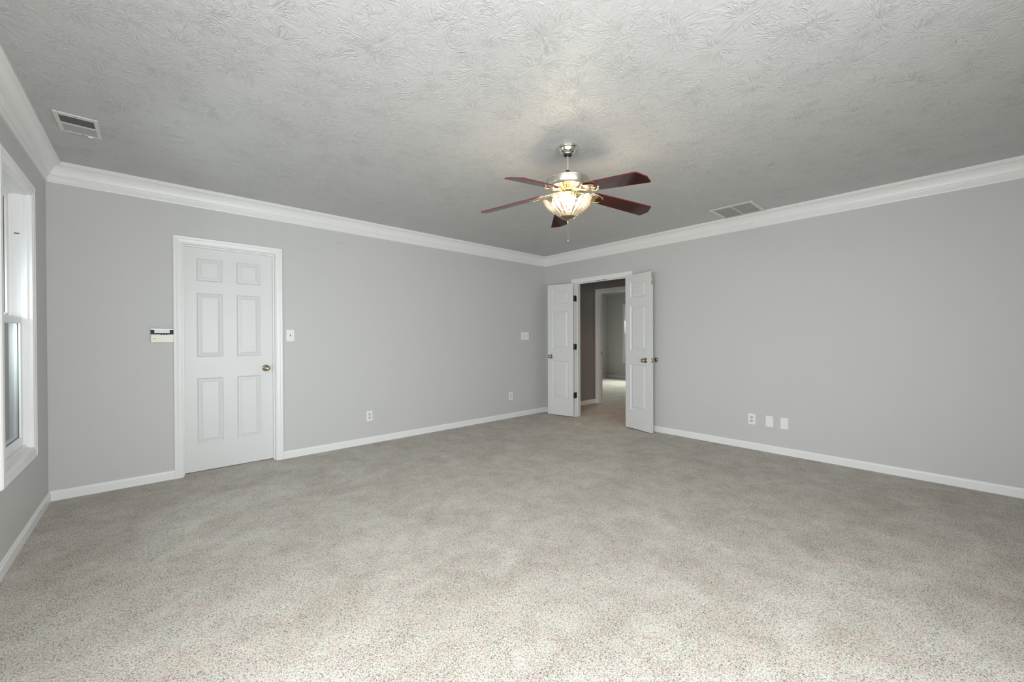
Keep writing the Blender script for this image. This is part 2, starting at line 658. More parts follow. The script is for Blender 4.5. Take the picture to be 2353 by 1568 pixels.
# hall and the room beyond
HX = 1.30
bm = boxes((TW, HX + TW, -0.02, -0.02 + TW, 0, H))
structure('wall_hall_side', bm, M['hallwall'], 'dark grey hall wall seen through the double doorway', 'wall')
D2Y0, D2Y1 = -0.88, -0.118
bm = bmesh.new()
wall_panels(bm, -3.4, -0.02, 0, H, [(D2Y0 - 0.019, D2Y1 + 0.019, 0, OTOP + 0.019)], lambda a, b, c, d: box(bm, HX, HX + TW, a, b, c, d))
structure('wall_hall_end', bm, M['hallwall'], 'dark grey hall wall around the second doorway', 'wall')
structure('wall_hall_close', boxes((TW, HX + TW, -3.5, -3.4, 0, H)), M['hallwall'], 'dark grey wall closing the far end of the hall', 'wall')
structure('wall_far_back', boxes((HX + TW, 5.75, 2.63, 2.75, 0, H)), M['wall'], 'grey wall left of the corner in the room across the hall', 'wall')
FW = (0.80, 2.05, 0.52, 2.14)                     # window of the far room (y0,y1,z0,z1)
bm = bmesh.new()
wall_panels(bm, -2.5, 2.75, 0, H, [FW], lambda a, b, c, d: box(bm, 5.6, 5.75, a, b, c, d))
structure('wall_far_end', bm, M['wall'], 'grey wall with a window in the room across the hall', 'wall')
structure('wall_far_front', boxes((HX + TW, 5.75, -2.6, -2.5, 0, H)), M['wall'], 'grey wall on the near side of the room across the hall', 'wall')
structure('wall_far_near', boxes((HX, HX + TW, 0.095, 2.63, 0, H)), M['wall'], 'grey wall beside the second doorway in the far room', 'wall')

# outdoors: lawn and a pale clad neighbouring wall seen slantwise through the sash window
structure('ground', boxes((-30, -L - 0.4, -25, 25, -0.62, -0.5)), M['grass'], 'dull green lawn outside the sash window', 'lawn')
bm = bmesh.new()
for i in range(46):
    x0 = -14.0 + i * 0.19
    box(bm, x0, x0 + 0.175, 2.4, 2.45, -0.5, 6.0)
box(bm, -14.0, -5.25, 2.45, 2.6, -0.5, 6.0)
structure('wall_outside', bm, M['siding'], 'pale vertical board cladding outside the sash window', 'cladding')

# ------------------------------------------------------------------ baseboards
BASE = [(0, 0), (BT, 0), (BT, .054), (.0095, .060), (.0085, .0665), (.004, BH), (0, BH)]
Z = Vector((0, 0, 1))


def baseboard(name, label, path):
    """path: (corner on the wall face, inward direction of the profile)"""
    bm = bmesh.new()
    sweep(bm, BASE, [(p, n, Z) for p, n in path])
    structure(name, bm, M['trim'], label, 'baseboard')


baseboard('baseboard_left', 'white baseboard under the sash window', [((-L, YF, 0), (1, 0, 0)), ((-L, 0, 0), (1, -1, 0)), ((DX0 - 0.0625, 0, 0), (0, -1, 0))])
baseboard('baseboard_back', 'white baseboard between the closed door and the room corner', [((DX1 + 0.0625, 0, 0), (0, -1, 0)), ((0, 0, 0), (-1, -1, 0)), ((0, OY1 + 0.0625, 0), (-1, 0, 0))])
baseboard('baseboard_right', 'white baseboard below the three low wall plates', [((0, OY0 - 0.0625, 0), (-1, 0, 0)), ((0, YF, 0), (-1, 0, 0))])
baseboard('baseboard_hall', 'white baseboard of the dark hall wall', [((TW, -0.02, 0), (0, -1, 0)), ((HX, -0.02, 0), (-1, -1, 0)), ((HX, D2Y1 + 0.0625, 0), (-1, 0, 0))])
baseboard('baseboard_far', 'white baseboard round the corner of the far room', [((HX + TW, 2.63, 0), (0, -1, 0)), ((5.6, 2.63, 0), (-1, -1, 0)), ((5.6, -2.5, 0), (-1, 0, 0))])

# ------------------------------------------------------------------ crown moulding
CROWN = [(0, 0), (CP, 0), (CP, -.0165), (.0800, -.0185), (.0785, -.0225)]
for i in range(9):                                     # cove
    a = R(12 + i * (74 - 12) / 8)
    CROWN.append((.0285 + (.0785 - .0285) * (1 - math.sin(a - R(12)) / math.sin(R(62))) ** 1.0, -.0225 - (.088 - .0225) * (1 - math.cos(a - R(12))) / (1 - math.cos(R(62)))))
CROWN += [(.0285, -.0905), (.0235, -.0925), (.0225, -.0965), (.0160, -.0985), (.0150, -.104), (.0125, -.106), (.0125, -.134), (.010, -.1375), (.0085, -.145), (0, -.145)]


def crown(name, label, path):
    bm = bmesh.new()
    sweep(bm, CROWN, [(p, n, Z) for p, n in path])
    structure(name, bm, M['trim'], label, 'crown moulding')


crown('trim_1', 'white crown moulding above the sash window', [((-L, YF, H), (1, 0, 0)), ((-L, 0, H), (1, -1, 0))])
crown('trim_2', 'white crown moulding along the wall with the closed door', [((-L, 0, H), (1, -1, 0)), ((0, 0, H), (-1, -1, 0))])
crown('trim_3', 'white crown moulding above the double doorway', [((0, 0, H), (-1, -1, 0)), ((0, YF, H), (-1, 0, 0))])

# ------------------------------------------------------------------ panelled doors
ROWS = [(0.245, 0.838), (1.028, 1.610), (1.716, 1.922)]  # panel rows, heights above the leaf's bottom edge


def panel_side(bm, width, height, cols, y, s):
    """one moulded face at depth y; s=+1 faces -y ... panels sink towards +s*y"""
    xs = sorted({0.0, width} | {v for c in cols for v in c})
    zs = sorted({0.0, height} | {v for c in ROWS for v in c})
    V = {}

    def vert(x, yy, z):
        k = (round(x, 5), round(yy, 5), round(z, 5))
        if k not in V:
            V[k] = bm.verts.new((x, yy, z))
        return V[k]
    for x0, x1 in zip(xs, xs[1:]):
        for z0, z1 in zip(zs, zs[1:]):
            if (x0, x1) in cols and (z0, z1) in ROWS:
                prev = None
                for inset, dep in ((0, 0), (.003, .0020), (.011, .0105), (.014, .0115), (.018, .0110), (.039, .0036), (.041, .0026)):
                    q = [vert(x0 + inset, y + s * dep, z0 + inset), vert(x1 - inset, y + s * dep, z0 + inset),
                         vert(x1 - inset, y + s * dep, z1 - inset), vert(x0 + inset, y + s * dep, z1 - inset)]
                    if prev:
                        for k in range(4):
                            bm.faces.new((prev[k], prev[(k + 1) % 4], q[(k + 1) % 4], q[k]))
                    prev = q
                bm.faces.new(prev)
            else:
                bm.faces.new([vert(x0, y, z0), vert(x1, y, z0), vert(x1, y, z1), vert(x0, y, z1)])
    return V


def door_leaf(width, height, cols, t=0.035):
    """leaf with its hinge edge at x=0, thickness from y=0 to y=t"""
    bm = bmesh.new()
    panel_side(bm, width, height, cols, 0.0, 1)
    panel_side(bm, width, height, cols, t, -1)
    # rim
    e = [(0, 0), (width, 0), (width, height), (0, height)]
    for (xa, za), (xb, zb) in zip(e, e[1:] + e[:1]):
        a = [bm.verts.new((xa, 0, za)), bm.verts.new((xb, 0, zb)), bm.verts.new((xb, t, zb)), bm.verts.new((xa, t, za))]
        bm.faces.new(a)
    bmesh.ops.remove_doubles(bm, verts=bm.verts, dist=1e-5)
    return bm


KNOB = [(0, 0), (.0325, 0), (.0325, .003), (.030, .006), (.024, .009), (.016, .011), (.0125, .016), (.0115, .026), (.0135, .030), (.021, .034), (.0262, .041), (.0275, .048), (.0258, .056), (.0205, .0625), (.012, .066), (.0105, .0652), (.006, .0652), (0, .0655)]


def knob(parent, loc, direction, label=None):
    bm = bmesh.new()
    lathe(bm, KNOB, 28)
    o = obj('door_knob', bm, M['knob'], parent, smooth=True, loc=loc)
    o.rotation_euler = Vector(direction).to_track_quat('Z', 'Y').to_euler()
    if label:
        o['label'] = label
    return o


# --- closed six-panel door, set back in its frame
REC = 0.078
dw, dh = DX1 - DX0 - 0.006, 2.016
d1 = obj('door_1', door_leaf(dw, dh, [(0.098, 0.293), (0.398, 0.592)]), M['door'], loc=(DX0 + 0.003, REC, 0.008))
tag(d1, 'closed white six panel door with one brass knob', 'door', kind='structure')
knob(d1, (0.635, 0.0, 0.905), (0, -1, 0), 'round antique brass door knob')


def jamb(bm, a0, a1, top, put, t=0.019):
    put(bm, a0 - t, a0, 0, top + t)
    put(bm, a1, a1 + t, 0, top + t)
    put(bm, a0, a1, top, top + t)


bm = bmesh.new()
jamb(bm, DX0, DX1, DTOP, lambda b, a, c, d, e: box(b, a, c, -0.001, TW, d, e))
# stop the leaf closes against
for (a, c, d, e) in ((DX0, DX0 + 0.010, 0, DTOP), (DX1 - 0.010, DX1, 0, DTOP), (DX0 + 0.010, DX1 - 0.010, DTOP - 0.010, DTOP)):
    box(bm, a, c, REC - 0.034, REC - 0.0005, d, e)
casing_door(bm, DX0 - 0.003, DX1 + 0.003, DTOP + 0.003, (0, 0, 0), (1, 0, 0), (0, -1, 0), 0.060)
structure('trim_4', bm, M['trim'], 'white casing and jamb framing the closed door', 'door frame')

# --- frame of the double doorway
bm = bmesh.new()
jamb(bm, OY0, OY1, OTOP, lambda b, a, c, d, e: box(b, -0.001, TW + 0.001, a, c, d, e))
for (a, c, d, e) in ((OY0, OY0 + 0.010, 0, OTOP), (OY1 - 0.010, OY1, 0, OTOP), (OY0 + 0.010, OY1 - 0.010, OTOP - 0.010, OTOP)):
    box(bm, 0.042, 0.076, a, c, d, e)
casing_door(bm, OY0 - 0.004, OY1 + 0.004, OTOP + 0.004, (0, 0, 0), (0, 1, 0), (-1, 0, 0), 0.060)
casing_door(bm, OY0 - 0.004, OY1 + 0.004, OTOP + 0.004, (TW, 0, 0), (0, 1, 0), (1, 0, 0), 0.060)
fr2 = structure('trim_5', bm, M['trim'], 'white casing and jamb framing the open double doorway', 'door frame')
# ball catch strikes under the head
for yy in (-1.14, -1.03):
    o = obj('catch_strike', boxes((0.010, 0.034, yy - 0.033, yy + 0.033, OTOP - 0.0025, OTOP + 0.0005)), M['hinge'], fr2)

# --- the two open leaves
LW, LH, LT = 0.445, 2.016, 0.035
HZ = (0.318, 1.056, 1.79)


def open_leaf(name, pin, side, deg, label):
    """pin: hinge axis on the room side of the jamb.  The leaf is built closed and then swung into the room."""
    root = bpy.data.objects.new(name, None)
    C.objects.link(root)
    root.empty_display_size = 0.1
    root.location = (pin[0], pin[1], 0.012)
    root.rotation_euler = (0, 0, side * R(deg))
    tag(root, label, 'door', kind='structure')
    bm = door_leaf(LW, LH, [(0.086, 0.359)])
    # local: leaf runs along side*y, thickness towards +x from the pin offset
    for v in bm.verts:
        x, y, z = v.co
        v.co = (0.012 + y, side * (0.003 + x), z)
    leaf = obj('door_leaf', bm, M['door'], root)
    ky = side * (0.003 + LW - (0.060 if side < 0 else 0.092))
    knob(root, (0.012 + LT, ky, 0.902), (1, 0, 0))
    knob(root, (0.012, ky, 0.902), (-1, 0, 0))
    fy = side * (0.003 + LW)
    if side > 0:
        o = obj('latch_plate', boxes((0.012 + .006, 0.012 + LT - .006, min(fy, fy + side * .0012), max(fy, fy + side * .0012), 0.875, 0.930)), M['knob'], root)
        obj('latch_bolt', boxes((0.012 + .012, 0.012 + LT - .012, fy - .002, fy + .010, 0.893, 0.911)), M['knob'], root)
        fb = obj('flush_bolt', boxes((0.012 + .009, 0.012 + LT - .009, fy - .001, fy + .0014, 1.85, 2.010)), M['knob'], root)
        obj('bolt_lever', boxes((0.012 + .013, 0.012 + LT - .013, fy + .001, fy + .006, 1.905, 1.935)), M['nickel'], fb)
    for hz in HZ:
        bm = bmesh.new()
        lathe(bm, [(0, hz - .046), (.0035, hz - .046), (.0058, hz - .044), (.0058, hz + .044), (.0035, hz + .046), (0, hz + .046)], 14)
        hg = obj('hinge', bm, M['hinge'], root, smooth=False)
        # plate let into the leaf's hinge edge
        obj('hinge_plate', boxes((0.0, 0.012 + LT - 0.004, side * 0.003 - 0.0012, side * 0.003 + 0.0012, hz - .044, hz + .044)), M['hinge'], hg)
    return root


dl = open_leaf('door_2', (-0.014, OY1 - 0.001), -1, 168.0, 'narrow white three panel door swung open beside the room corner')
dr = open_leaf('door_3', (-0.014, OY1 - 0.912), 1, 165.5, 'narrow white door swung open with latch edge showing, right of doorway')
# frame side plates of the hinges on the corner side
for hz in HZ:
    obj('hinge_plate', boxes((-0.012, 0.030, OY1 - 0.0012, OY1 + 0.0005, 0.012 + hz - .044, 0.012 + hz + .044)), M['hinge'], fr2)

# --- second doorway at the end of the hall
bm = bmesh.new()
jamb(bm, D2Y0, D2Y1, OTOP, lambda b, a, c, d, e: box(b, HX - .001, HX + TW + .001, a, c, d, e))
for (a, c, d, e) in ((D2Y0, D2Y0 + 0.010, 0, OTOP), (D2Y1 - 0.010, D2Y1, 0, OTOP), (D2Y0 + 0.010, D2Y1 - 0.010, OTOP - 0.010, OTOP)):
    box(bm, HX + 0.036, HX + 0.070, a, c, d, e)
casing_door(bm, D2Y0 - 0.004, D2Y1 + 0.004, OTOP + 0.004, (HX, 0, 0), (0, 1, 0), (-1, 0, 0), 0.060)
fr3 = structure('trim_6', bm, M['trim'], 'white casing of the second doorway across the hall', 'door frame')
obj('strike_plate', boxes((HX + 0.076, HX + 0.100, D2Y1 - 0.0015, D2Y1 + 0.0005, 0.89, 0.95)), M['hinge'], fr3)

# ------------------------------------------------------------------ sash windows
WPROF = [(0, 0), (0, WP - .006), (.004, WP - .004), (.012, WP - .004), (.016, WP - .001), (.040, WP - .001), (.044, WP - .005), (.048, WP), (.057, WP), (.061, WP - .005), (.062, WP - .012), (.062, 0)]


def sash_window(name, label, P, A, T, a0, a1, z0, z1, prof, proj, panes=True):
    """double-hung window; P origin on the wall face, A along the wall, T into the room"""
    P, A, T = Vector(P), Vector(A), Vector(T)
    root = empty(name, P + A * ((a0 + a1) / 2) + Vector((0, 0, z0)))
    tag(root, label, 'window', kind='structure')
    O = root.location.copy()

    def bx(bm, a, b, c, d, t0, t1):
        p = [P + A * aa + T * tt - O for aa in (a, b) for tt in (t0, t1)]
        xs = [q.x for q in p]
        ys = [q.y for q in p]
        box(bm, min(xs), max(xs), min(ys), max(ys), c - O.z, d - O.z)

    def ring(bm, a, b, c, d, wa, wz0, wz1, t0, t1):
        bx(bm, a, a + wa, c, d, t0, t1)
        bx(bm, b - wa, b, c, d, t0, t1)
        bx(bm, a + wa, b - wa, c, c + wz0, t0, t1)
        bx(bm, a + wa, b - wa, d - wz1, d, t0, t1)
    bm = bmesh.new()
    casing_window(bm, prof, a0, a1, z0, z1, P - O, A, T)
    obj('window_casing', bm, M['trim'], root)
    bm = bmesh.new()
    ring(bm, a0, a1, z0, z1, .004, .004, .004, proj - .024, proj - .006)       # lining board
    ring(bm, a0, a1, z0, z1, .010, .010, .010, proj - .034, proj - .024)
    ring(bm, a0 + .0, a1 - .0, z0, z1, .006, .022, .008, proj - .130, proj - .034)   # vinyl frame
    ring(bm, a0 + .006, a1 - .006, z0 + .022, z1 - .008, .006, .004, .006, proj - .092, proj - .080)  # parting bead
    bx(bm, a0, a1, z0, z0 + .030, proj - .100, proj - .050)
    obj('window_frame', bm, M['trim'], root)
    zm = (z0 + z1) / 2 + 0.003
    # tilt latch pocket in the side track
    bm = bmesh.new()
    bx(bm, a1 - .0075, a1 - .0055, zm + .50, zm + .505, proj - .072, proj - .052)
    obj('track_stop', bm, M['slot'], root)
    bm = bmesh.new()
    bx(bm, a1 - .0080, a1 - .0056, zm + .02, zm + .497, proj - .070, proj - .054)
    obj('track_cover', bm, M['plate'], root)
    for nm, c, d, t1, lab in (('upper_sash', zm - .018, z1 - .010, proj - .092, 'upper sash'), ('lower_sash', z0 + .030, zm + .020, proj - .046, 'lower sash')):
        bm = bmesh.new()
        ring(bm, a0 + .012, a1 - .012, c, d, .034, .036 if 'upper' in nm else .046, .036, t1 - .030, t1)
        s = obj(nm, bm, M['trim'], root, bevel=.002)
        bm = bmesh.new()
        bx(bm, a0 + .040, a1 - .040, c + .030, d - .030, t1 - .019, t1 - .013)
        obj('glass_pane', bm, M['pane'], s)
        bm = bmesh.new()                                   # dark glazing gasket
        ring(bm, a0 + .0455, a1 - .0455, c + (.0355 if 'upper' in nm else .0455), d - .0355, .002, .002, .002, t1 - .012, t1 - .009)
        obj('glazing_gasket', bm, M['slot'], s)
    bm = bmesh.new()
    bx(bm, (a0 + a1) / 2 - .03, (a0 + a1) / 2 + .03, zm + .020, zm + .032, proj - .07, proj - .048)
    obj('sash_lock', bm, M['plate'], root, bevel=.003)
    return root


sash_window('window_1', 'white double hung sash window beside the room corner', (-L, 0, 0), (0, 1, 0), (1, 0, 0), WY0, WY1, WZ0, WZ1, WPROF, WP)
sash_window('window_2', 'window in the room across the hall', (5.6, 0, 0), (0, 1, 0), (-1, 0, 0), FW[0], FW[1], FW[2], FW[3], [(u, min(t, .018)) for u, t in CASING], .006)

# made-up framed openings out of view, added to admit the fill light
k = 3
for x0, x1, z0, z1 in FRONT_FILL_OPENINGS:
    r = empty('window_%d' % k, ((x0 + x1) / 2, YF, z0))  # unseen opening, added for its light
    tag(r, 'white framed opening added for fill light opposite the closed door', 'window', kind='structure')
    bm = bmesh.new()
    casing_window(bm, CASING, x0, x1, z0, z1, Vector((0, YF, 0)) - r.location, (1, 0, 0), (0, 1, 0))
    obj('window_casing', bm, M['trim'], r)
    bm = bmesh.new()
    hw = (x1 - x0) / 2
    for (a, b, c, d) in ((-hw, -hw + .04, 0, z1 - z0), (hw - .04, hw, 0, z1 - z0), (-hw + .04, hw - .04, 0, .04), (-hw + .04, hw - .04, z1 - z0 - .04, z1 - z0), (-.03, .03, .04, z1 - z0 - .04)):
        box(bm, a, b, -.10, -.04, c, d)
    obj('window_frame', bm, M['trim'], r)
    k += 1
y0, y1, z0, z1 = SIDE_FILL_OPENING
r = empty('window_4', (-L, (y0 + y1) / 2, z0))
tag(r, 'white framed opening added for fill light in the shaded wall, nearest the viewer', 'window', kind='structure')
bm = bmesh.new()
casing_window(bm, CASING, y0, y1, z0, z1, Vector((-L, 0, 0)) - r.location, (0, 1, 0), (1, 0, 0))
obj('window_casing', bm, M['trim'], r)

# ------------------------------------------------------------------ ceiling fan
AX, AY = -2.641, -2.700
fan = empty('ceiling_fan', (AX, AY, H))
tag(fan, 'five blade ceiling fan with dark red blades and lit tulip glass lamp', 'ceiling fan')


def fz(prof):
    return [(r_, z_ - H) for r_, z_ in prof]


bm = bmesh.new()
lathe(bm, fz([(0, H), (.0725, H), (.0725, H - .006), (.071, H - .010), (.066, H - .0125), (.0635, H - .0135), (.0615, H - .016), (.0585, H - .026), (.052, H - .036), (.043, H - .043), (.038, H - .046), (.037, H - .0485), (.034, H - .050), (.026, H - .0495), (0, H - .049)]), 48)
obj('canopy', bm, M['canopy'], fan, smooth=True)
bm = bmesh.new()
lathe(bm, fz([(0, 2.466), (.024, 2.466), (.027, 2.460), (.025, 2.4535), (.019, 2.450), (.012, 2.449), (0, 2.449)]), 32)
obj('hanger_ball', bm, M['black'], fan, smooth=True)
bm = bmesh.new()
lathe(bm, fz([(0, 2.452), (.0108, 2.452), (.0108, 2.352), (0, 2.352)]), 24)
obj('downrod', bm, M['canopy'], fan, smooth=True)
bm = bmesh.new()
lathe(bm, fz([(0, 2.354), (.0125, 2.354), (.0125, 2.330), (.018, 2.328), (.018, 2.318), (0, 2.318)]), 24)
obj('rod_collar', bm, M['black'], fan)
bm = bmesh.new()
lathe(bm, fz([(0, 2.326), (.026, 2.325), (.060, 2.314), (.100, 2.300), (.130, 2.2925), (.1470, 2.2870), (.1505, 2.2840), (.1520, 2.2800), (.1505, 2.2770), (.1485, 2.2760), (.1475, 2.2680), (.1440, 2.2500), (.1415, 2.2420), (.1400, 2.2385), (.1365, 2.2360), (0, 2.2345)]), 72)
motor = obj('motor_housing', bm, M['nickel'], fan, smooth=True)
bm = bmesh.new()
lathe(bm, fz([(0, 2.2350), (.1345, 2.2350), (.1355, 2.2310), (.1330, 2.2270), (.1280, 2.2255), (.1220, 2.2245), (.1200, 2.2215), (.060, 2.2120), (.052, 2.2060), (0, 2.2060)]), 72)
obj('brass_rim', bm, M['brass'], motor, smooth=True)
# sunburst of cooling slots in the underside
bm = bmesh.new()
for i in range(36):
    a = 2 * PI * (i + .5) / 36
    c, s = math.cos(a), math.sin(a)
    pts = []
    for (rr, hw_) in ((.066, .0016), (.112, .0034)):
        zz = 2.2120 + (rr - .060) / .060 * .0095 - .0008 - H
        for sg in (-1, 1):
            pts.append((rr * c - sg * hw_ * s, rr * s + sg * hw_ * c, zz))
    lo = [bm.verts.new(p) for p in pts]
    hi = [bm.verts.new((p[0], p[1], p[2] + .002)) for p in pts]
    for f in ((0, 1, 3, 2),):
        bm.faces.new([lo[j] for j in f])
        bm.faces.new([hi[j] for j in f])
    for j, k2 in ((0, 1), (1, 3), (3, 2), (2, 0)):
        bm.faces.new((lo[j], lo[k2], hi[k2], hi[j]))
obj('cooling_slots', bm, M['hinge'], motor)
bm = bmesh.new()
lathe(bm, fz([(0, 2.208), (.043, 2.208), (.043, 2.196), (0, 2.196)]), 40)
obj('flywheel', bm, M['slot'], fan)
bm = bmesh.new()
lathe(bm, fz([(0, 2.1965), (.050, 2.1965), (.0555, 2.1935), (.0570, 2.188), (.0570, 2.150), (.0545, 2.140), (.046, 2.132), (.030, 2.128), (0, 2.128)]), 48)
swh = obj('switch_housing', bm, M['nickel'], fan, smooth=True)
for kx in range(8):
    a = R(22 + 45 * kx)
    bm = bmesh.new()
    tube(bm, [(.0575 * math.cos(a), .0575 * math.sin(a), z_ - H) for z_ in (2.191, 2.170, 2.150)], .0028, 8)
    obj('brass_rib', bm, M['brass'], swh, smooth=True)

# blade plane (slightly leaning, as in the photo)
DROOP = 0.15                     # blades slope down towards their tips
ZB, A0, BR, BW, BC, BPT, TX, TY = 2.1174, -0.4397, 0.6463, 0.1392, 0.0259, -0.1962, 0.027, 0.031


def bp_(a, u, v, dz=0.0, flat=False):
    pt = 0 if flat else BPT
    cu = Vector((math.cos(a), math.sin(a), 0))
    cv = Vector((-math.sin(a), math.cos(a), 0))
    p = cu * u + cv * (v * math.cos(pt)) + Vector((0, 0, v * math.sin(pt) + dz))
    tl = p.x * TX + p.y * TY
    return Vector((0, 0, ZB - H)) + p + Vector((-p.z * TX, -p.z * TY, tl + DROOP * (BR - u)))


for i in range(5):
    a = A0 + i * R(72)
    # outline of the blade: rounded root, pointed tip
    w0, w1 = 0.112, BW
    out = []
    for (u, v) in ((.190, -.020), (.176, -.034), (.178, -.050), (.192, -w0 / 2), (.300, -(w0 / 2 + .006)), (BR - BC - .006, -w1 / 2), (BR - BC + .004, -w1 / 2 + .004), (BR - .002, -.006), (BR, 0), (BR - .002, .006), (BR - BC + .004, w1 / 2 - .004), (BR - BC - .006, w1 / 2), (.300, w0 / 2 + .006), (.192, w0 / 2), (.178, .050), (.176, .034), (.190, .020)):
        out.append((u, v))
    bm = bmesh.new()
    lo = [bm.verts.new(bp_(a, u, v, 0)) for u, v in out]
    hi = [bm.verts.new(bp_(a, u, v, .0065)) for u, v in out]
    bm.faces.new(lo)
    bm.faces.new(hi[::-1])
    n = len(out)
    for k2 in range(n):
        f = bm.faces.new((lo[k2], lo[(k2 + 1) % n], hi[(k2 + 1) % n], hi[k2]))
        f.material_index = 1
    bld = obj('blade', bm, [M['blade'], M['edge']], fan, bevel=.0012)
    # scrolled brass arm: two S-curved bars joining a plate under the blade root
    bm = bmesh.new()
    hub = Vector((.047 * math.cos(a), .047 * math.sin(a), 2.2005 - H))
    for sg in (-1, 1):
        pts = [hub + Vector((-math.sin(a), math.cos(a), 0)) * (.010 * sg)]
        for (u, v, z_) in ((.070, .012, 2.2035), (.092, .014, 2.202), (.112, .015, 2.197), (.132, .018, 2.191), (.152, .027, 2.186)):
            q = Vector((u * math.cos(a) - sg * v * math.sin(a), u * math.sin(a) + sg * v * math.cos(a), z_ - H))
            q.z += (q.x * TX + q.y * TY)
            pts.append(q)
        for (u, v, dz) in ((.172, .038, .002), (.196, .047, -.0045), (.226, .046, -.006), (.247, .036, -.006), (.256, .022, -.006)):
            pts.append(bp_(a, u, sg * v, dz))
        tube(bm, pts, [(.0065, .005)] * 2 + [(.0075, .005)] * 4 + [(.007, .004)] * 5, 10)
    # cross plate
    pl = [(.176, -.028), (.176, .028), (.205, .042), (.228, .030), (.214, 0), (.228, -.030), (.205, -.042)]
    lo = [bm.verts.new(bp_(a, u, v, -.0055)) for u, v in pl]
    hi = [bm.verts.new(bp_(a, u, v, -.0005)) for u, v in pl]
    bm.faces.new(lo)
    bm.faces.new(hi[::-1])
    for k2 in range(len(pl)):
        bm.faces.new((lo[k2], lo[(k2 + 1) % len(pl)], hi[(k2 + 1) % len(pl)], hi[k2]))
    arm = obj('blade_arm', bm, M['brass'], fan, smooth=True)
    for (u, v) in ((.190, 0), (.206, .028), (.206, -.028)):
        bm = bmesh.new()
        p = bp_(a, u, v, -.0058)
        lathe(bm, [(0, p.z - .003), (.003, p.z - .0025), (.0048, p.z), (0, p.z)], 12, (p.x, p.y))
        obj('screw', bm, M['brass'], arm, smooth=True)

# lamp: lobed pressed-glass tulip bowl
NL = 5


def lobe(a, i, r_, z_):
    t = max(0.0, min(1.0, (z_ + H - 2.030) / (2.128 - 2.030)))
    ph = abs(math.cos(NL / 2 * (a - R(205))))              # 1 at the middle of a petal, 0 in the notch
    fl = math.cos(NL * 4 * (a - R(205)) + 1.5 * t)        # fine flutes, slightly twisted
    rr = r_ * (1 - 0.17 * t * (1 - ph) ** 1.2) + .0040 * fl * min(1, 3 * t) * (1 - .4 * t)
    zz = z_ + .062 * t ** 3 * (ph ** 0.6 - .70)
    return rr, zz


bowl_prof = [(.046, 2.030), (.060, 2.0395), (.080, 2.0530), (.100, 2.0665), (.120, 2.0805), (.138, 2.0945), (.153, 2.1080), (.164, 2.1195), (.1705, 2.129), (.1720, 2.135)]
bm = bmesh.new()
dens = []
for (p0, p1) in zip(bowl_prof, bowl_prof[1:]):
    for s in (0, .5):
        dens.append((p0[0] + (p1[0] - p0[0]) * s, p0[1] + (p1[1] - p0[1]) * s))
dens.append(bowl_prof[-1])
lathe(bm, fz(dens), 288, mod=lobe)
shade = obj('lamp_shade', bm, M['shade'], fan, smooth=True)
sol = shade.modifiers.new('thickness', 'SOLIDIFY')
sol.thickness = .004
sol.offset = -1
bm = bmesh.new()
lathe(bm, fz([(0, 2.034), (.050, 2.034), (.0515, 2.031), (.0485, 2.0285), (.040, 2.0245), (.026, 2.0185), (.014, 2.0150), (.0115, 2.0125), (.012, 2.009), (.009, 2.004), (.006, 1.999), (.0058, 1.992), (.004, 1.988), (0, 1.987)]), 40)
cap = obj('lamp_cap', bm, M['knob'], fan, smooth=True)
# centre stem carrying the bowl and three candle bulbs
bm = bmesh.new()
lathe(bm, fz([(0, 2.130), (.006, 2.130), (.006, 2.030), (0, 2.030)]), 16)
obj('stem', bm, M['nickel'], fan)
for i in range(3):
    a = R(35 + 120 * i)
    bm = bmesh.new()
    d = Vector((math.cos(a), math.sin(a), 0))
    base = Vector((.040 * d.x, .040 * d.y, 2.130 - H))
    tip = d * .098 + Vector((0, 0, 2.100 - H))
    pts = [base.lerp(tip, t) for t in (0, .28, .30, .45, .65, .85, .97, 1.0)]
    tube(bm, pts[:3], [.011, .011, .010], 12)
    so = obj('bulb_socket', bm, M['nickel'], fan, smooth=True)
    bm = bmesh.new()
    tube(bm, pts[2:], [.008, .015, .0175, .013, .006, .002], 14)
    obj('light_bulb', bm, M['bulb'], fan, smooth=True)
    ld = bpy.data.lights.new('fan_bulb_light', 'POINT')
    ld.energy = 4.2
    ld.color = (1.0, 0.80, 0.55)
    ld.shadow_soft_size = 0.035
    lo_ = bpy.data.objects.new('fan_bulb_light', ld)
    C.objects.link(lo_)
    lo_.location = (AX + d.x * .085, AY + d.y * .085, 2.142)
# pull chain
bm = bmesh.new()
tube(bm, [(.001, 0, 1.990 - H), (.001, 0, 1.880 - H)], .0009, 6)
for k2 in range(26):
    z_ = 1.986 - k2 * .0041 - H
    lathe(bm, [(0, z_ - .0013), (.0014, z_), (0, z_ + .0013)], 6, (.001, 0))
obj('pull_chain', bm, M['nickel'], fan, smooth=True)
bm = bmesh.new()
lathe(bm, [(0, 1.866 - H), (.0032, 1.868 - H), (.0042, 1.873 - H), (.0026, 1.880 - H), (0, 1.882 - H)], 12, (.001, 0))
obj('chain_pull', bm, M['nickel'], fan, smooth=True)

# ------------------------------------------------------------------ wall plates (built facing -y, origin at the centre on the wall)


def plate_root(name, loc, rz, label, cat, w_, h_, group=None):
    root = empty(name, loc, rz)
    tag(root, label, cat, group)
    obj('cover_plate', boxes((-w_ / 2, w_ / 2, -.0055, 0, -h_ / 2, h_ / 2)), M['plate'], root, bevel=.0022)
    return root


